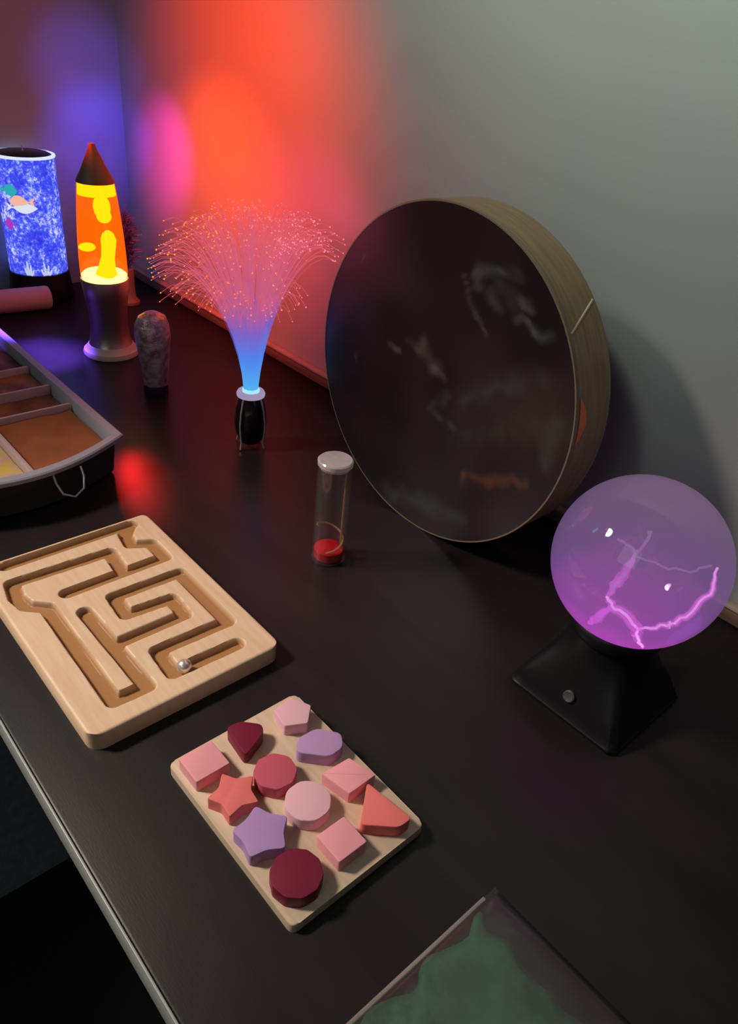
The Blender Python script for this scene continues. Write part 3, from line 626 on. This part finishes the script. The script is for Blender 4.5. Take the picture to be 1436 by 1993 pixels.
o = bpy.data.objects.new('aquarium_glow', d); COL.objects.link(o); o.location = (AX-0.12, AY+0.06, T+0.15)

# ------------------------------------------------------------------ pink roll
m_pink = mat('pink_foam', (0.62, 0.30, 0.31), 0.6, bump=0.1, bscale=80)
bm = bmesh.new(); RL = 0.021
prof = [(0.0, 0.0), (RL*0.75, 0.0), (RL*0.95, 0.002), (RL, 0.006), (RL, 0.175), (RL*0.95, 0.179), (RL*0.75, 0.181), (0, 0.181)]
bm = lathe(prof, 36)
rl = obj('pink_roll', bm, m_pink, loc=(1.398, -0.503, T+RL)); rl.rotation_euler = (math.radians(-90), 0, math.radians(-6))
tag(rl, 'pink cylindrical roll lying in front of the blue aquarium lamp', 'roll')

# ------------------------------------------------------------------ divided tray
m_tray = mat('grey_lilac_plastic', (0.30, 0.29, 0.34), 0.4); m_tray_dark = mat('tray_body_plastic', (0.035, 0.03, 0.035), 0.4)
m_div = mat('pale_divider', (0.50, 0.36, 0.34), 0.45)
X0, X1, Y0, Y1 = 0.786, 1.30, -0.348, -0.110        # near end, far end, wall side, room side
def front_x(y):          # bowed near end
    t = (y-Y0)/(Y1-Y0); return X0 - 0.055*math.sin(math.pi*min(1, 0.08+t*0.80)) + 0.055*math.sin(math.pi*0.08)
def outline(inset, bow=1):
    ys = [Y0+inset+(Y1-Y0-2*inset)*k/24 for k in range(25)]
    pts = [(front_x(y)+inset, y) for y in ys] + [(X1-inset, Y1-inset), (X1-inset, Y0+inset)]
    return pts[::-1]
ty = thing('divided_tray', (0, 0, T), 'grey divided plastic tray of sand and craft pieces at the left frame edge', 'tray')
bm = bmesh.new()
lev = [(0.018, 0.0), (0.014, 0.003), (0.010, 0.043), (0.0035, 0.046), (0, 0.047), (0, 0.0515), (0.002, 0.053), (0.012, 0.053), (0.014, 0.050), (0.017, 0.018)]
rings = [[bm.verts.new((x, y, z)) for x, y in outline(i)] for i, z in lev]
for k, (a, c) in enumerate(zip(rings, rings[1:])):
    n = len(a)
    for i in range(n):
        f = bm.faces.new((a[i], a[(i+1) % n], c[(i+1) % n], c[i])); f.material_index = 1 if k < 3 else 0
f = bm.faces.new(rings[0]); f.material_index = 1
f = bm.faces.new(list(reversed(rings[-1])))
obj('shell', bm, [m_tray, m_tray_dark], ty)
DY = -0.228; DX = [0.905, 0.972, 1.045]
yA = DY
for xd in DX:
    obj('divider', B(xd-0.002, xd+0.002, Y0+0.0165, Y1-0.0165, 0.0185, 0.049, 0.0008), m_div, ty)
cells_x = [None]+DX+[X1-0.017]
for k in range(len(DX)+1):
    xa = (front_x(yA)+0.0155) if k == 0 else DX[k-1]+0.0022; xb = (DX[k]-0.0022) if k < len(DX) else X1-0.0175
    obj('divider', B(xa+0.002, xb, yA-0.003, yA+0.003, 0.0185, 0.049, 0.0008), m_div, ty)
bm = bmesh.new()
yy = -0.262; xx = front_x(yy)-0.0005
tube(bm, [(xx+0.002, yy+0.016, 0.046), (xx-0.004, yy+0.016, 0.036), (xx-0.010, yy+0.012, 0.024), (xx-0.013, yy, 0.018), (xx-0.010, yy-0.012, 0.024), (xx-0.004, yy-0.016, 0.036), (xx+0.002, yy-0.016, 0.046)], 0.0013, 8)
obj('wire_latch', bm, m_chrome, ty)
# contents of the compartments
m_rust = mat('rust_sand', (0.30, 0.085, 0.02), 0.85, bump=0.25, bscale=250, var=0.25, vscale=20)
m_yel = mat('yellow_filling', (0.60, 0.42, 0.05), 0.7, bump=0.3, bscale=120, base2=(0.55, 0.32, 0.30), vscale=40)
m_brn = mat('dark_brown_filling', (0.09, 0.02, 0.018), 0.6, bump=0.4, bscale=60, base2=(0.28, 0.09, 0.035), vscale=18)
m_org = mat('orange_brown_filling', (0.36, 0.13, 0.06), 0.6, bump=0.3, bscale=60, base2=(0.12, 0.03, 0.03), vscale=22)
def filling(name, y0, y1, k, z, m, label):
    xb = (DX[k]-0.0030) if k < len(DX) else X1-0.019
    bm = bmesh.new(); n1, n2 = 26, 22; g = []
    for i in range(n1+1):
        row = []
        for j in range(n2+1):
            y = y0+(y1-y0)*j/n2; xa = (front_x(y)+0.0180) if k == 0 else DX[k-1]+0.0030
            x = xa+(xb-xa)*i/n1; row.append(bm.verts.new((x, y, z+0.0022*noise.noise(Vector((x*45, y*45, k*3.1))))))
        g.append(row)
    for i in range(n1):
        for j in range(n2): bm.faces.new((g[i][j], g[i+1][j], g[i+1][j+1], g[i][j+1]))
    per = [g[i][0] for i in range(n1+1)]+[g[n1][j] for j in range(1, n2+1)]+[g[i][n2] for i in range(n1-1, -1, -1)]+[g[0][j] for j in range(n2-1, 0, -1)]
    low = [bm.verts.new((v.co.x, v.co.y, 0.0190)) for v in per]; n = len(per)
    for q in range(n): bm.faces.new((per[q], low[q], low[(q+1) % n], per[(q+1) % n]))
    bm.faces.new(low)
    o = obj(name, bm, m, loc=(0, 0, T)); tag(o, label, 'filling', kind='stuff')
filling('rust_sand', Y0+0.0185, yA-0.004, 0, 0.041, m_rust, 'smooth rust brown filling in the near right compartment of the tray')
filling('yellow_filling', yA+0.004, Y1-0.0185, 0, 0.039, m_yel, 'yellow and pink filling in the near left compartment of the tray')
filling('brown_filling', Y0+0.0185, yA-0.004, 1, 0.036, m_brn, 'narrow dark plum filling behind the rust brown compartment')
filling('orange_brown_filling', Y0+0.0185, yA-0.004, 2, 0.040, m_org, 'mottled orange brown filling in the third compartment of the tray')
filling('plum_filling', Y0+0.0185, yA-0.004, 3, 0.040, m_brn, 'dark red filling in the farthest compartment of the tray')

# ------------------------------------------------------------------ glitter bottle
gx, gy = 0.974, -0.490
gbt = thing('glitter_bottle', (gx, gy, T), 'small crinkled silvery glitter bottle standing between lava lamp and fibre lamp', 'bottle')
m_glit = mat('crinkled_silver', (0.72, 0.58, 0.60), 0.28, metal=0.45, bump=1.0, bscale=150, base2=(0.30, 0.20, 0.23), vscale=90)
m_flake = mat('silver_glitter', (0.72, 0.60, 0.62), 0.3, metal=1.0)
bm = lathe([(0, 0.016), (0.0165, 0.016), (0.0185, 0.024), (0.0205, 0.045), (0.0235, 0.07), (0.0255, 0.09), (0.0245, 0.108), (0.019, 0.120), (0.010, 0.1255), (0, 0.1265)], 40)
for v in bm.verts:
    k = 1+0.10*noise.noise(Vector((v.co.x*60, v.co.y*60, v.co.z*45))); v.co.x *= k; v.co.y *= k
obj('body', bm, m_glit, gbt, angle=20)
m_foot2 = mat('dark_purple_foot', (0.03, 0.012, 0.035), 0.4)
obj('foot', lathe([(0, 0), (0.0175, 0), (0.0185, 0.002), (0.0180, 0.0155), (0, 0.0158)], 36), m_foot2, gbt)
rnd = random.Random(12); bm = bmesh.new()
for i in range(150):
    z = rnd.uniform(0.024, 0.118); a = rnd.uniform(0, 6.283); r = 0.0195*rnd.uniform(0.55, 0.9)
    M = Matrix.Translation((r*math.cos(a), r*math.sin(a), z)) @ Matrix.Rotation(rnd.uniform(0, 6), 4, 'X') @ Matrix.Rotation(rnd.uniform(0, 6), 4, 'Z')
    bmesh.ops.create_cube(bm, size=0.0016, matrix=M @ Matrix.Diagonal((1.6, 1.2, 0.25, 1)))
gf = obj('glitter', bm, m_flake, gbt, smooth=False); gf['kind'] = 'stuff'

# ------------------------------------------------------------------ unlit tinsel lamp behind the lava lamp
tl = thing('tinsel_lamp', (1.366, -0.645, T), 'dark purple sparkly tuft on a slim stem behind the lava lamp', 'lamp')
m_stem = mat('reddish_stem', (0.35, 0.16, 0.16), 0.4)
obj('stem', lathe([(0, 0), (0.018, 0), (0.018, 0.005), (0.012, 0.012), (0.010, 0.03), (0.0105, 0.066), (0, 0.067)], 32), m_stem, tl)
m_tins = mat('purple_tinsel', (0.26, 0.11, 0.30), 0.35, metal=0.3)
rnd = random.Random(21); bm = bmesh.new()
for i in range(260):
    a = rnd.uniform(0, 6.283); z0 = rnd.uniform(0.064, 0.150); zr = (z0-0.064)/0.086
    R1 = (0.030*math.sin(math.pi*(0.22+0.72*zr)))*rnd.uniform(0.7, 1.1); up = rnd.uniform(0.006, 0.038)
    p0 = Vector((0, 0, z0)); p2 = Vector((R1*math.cos(a), R1*math.sin(a), z0+up)); p1 = Vector((p2.x*0.5, p2.y*0.5, z0+up*0.9))
    tube(bm, [p0, p0.lerp(p1, .6), p1, p2], [0.0010, 0.0010, 0.0009, 0.0005], 3)
tu = obj('tuft', bm, m_tins, tl, smooth=False); tu['kind'] = 'stuff'

# ------------------------------------------------------------------ green gel pouch
BX1, BY0 = 0.132, -0.299; BW, BL = 0.150, 0.190      # towards the camera (x), towards the room (y)
m_film = clear('clear_film', (0.86, 0.84, 0.84), 1.0, 0.15, haze=0.06, haze_col=(0.6, 0.5, 0.5), bump=0.4, bscale=50)
m_green = mat('green_gel', (0.006, 0.115, 0.05), 0.45, bump=0.5, bscale=120, base2=(0.004, 0.06, 0.028), vscale=40)
gpz = thing('gel_pouch', (BX1, BY0, T), 'flat clear plastic pouch filled with green gel at the near edge', 'pouch')
def pillow(x0, x1, y0, y1, zb, zt, n=26, wob=0.0, seed=0.0, edge=0.0008):
    bm = bmesh.new(); top = []; bot = []
    for i in range(n+1):
        r1, r2 = [], []
        for j in range(n+1):
            u, v = i/n, j/n
            k = (math.sin(math.pi*u)*math.sin(math.pi*v))**0.35 if 0 < u < 1 and 0 < v < 1 else 0
            x, y = x0+(x1-x0)*u, y0+(y1-y0)*v
            wx = wob*noise.noise(Vector((y*60, seed, 0.3)))*(1 if i in (0, n) else 0.9); wy = wob*noise.noise(Vector((x*60, seed, 7.3)))
            h = k*(1+0.25*noise.noise(Vector((x*50, y*50, seed))))
            r1.append(bm.verts.new((x+wx, y+wy, zb+edge+(zt-zb-edge)*h))); r2.append(bm.verts.new((x+wx, y+wy, zb)))
        top.append(r1); bot.append(r2)
    for i in range(n):
        for j in range(n):
            bm.faces.new((top[i][j], top[i+1][j], top[i+1][j+1], top[i][j+1])); bm.faces.new((bot[i][j], bot[i][j+1], bot[i+1][j+1], bot[i+1][j]))
    per = [(i, 0) for i in range(n)]+[(n, j) for j in range(n)]+[(i, n) for i in range(n, 0, -1)]+[(0, j) for j in range(n, 0, -1)]
    for k in range(len(per)):
        a, c = per[k], per[(k+1) % len(per)]
        bm.faces.new((top[a[0]][a[1]], bot[a[0]][a[1]], bot[c[0]][c[1]], top[c[0]][c[1]]))
    return bm
obj('film', pillow(-BW, 0, 0, BL, 0.0, 0.0085), m_film, gpz, angle=80)
obj('green_gel', pillow(-BW+0.01, -0.008, 0.024, BL-0.008, 0.0012, 0.0068, wob=0.010, seed=2.2), m_green, gpz, angle=80)
m_seal = clear('sealed_edge', (0.85, 0.80, 0.78), 2.0, 0.2, haze=0.35, haze_col=(0.62, 0.52, 0.48))
bm = B(-0.0022, 0.0006, 0.012, BL, 0.0, 0.0022, 0.0005); obj('sealed_edge', bm, m_seal, gpz)
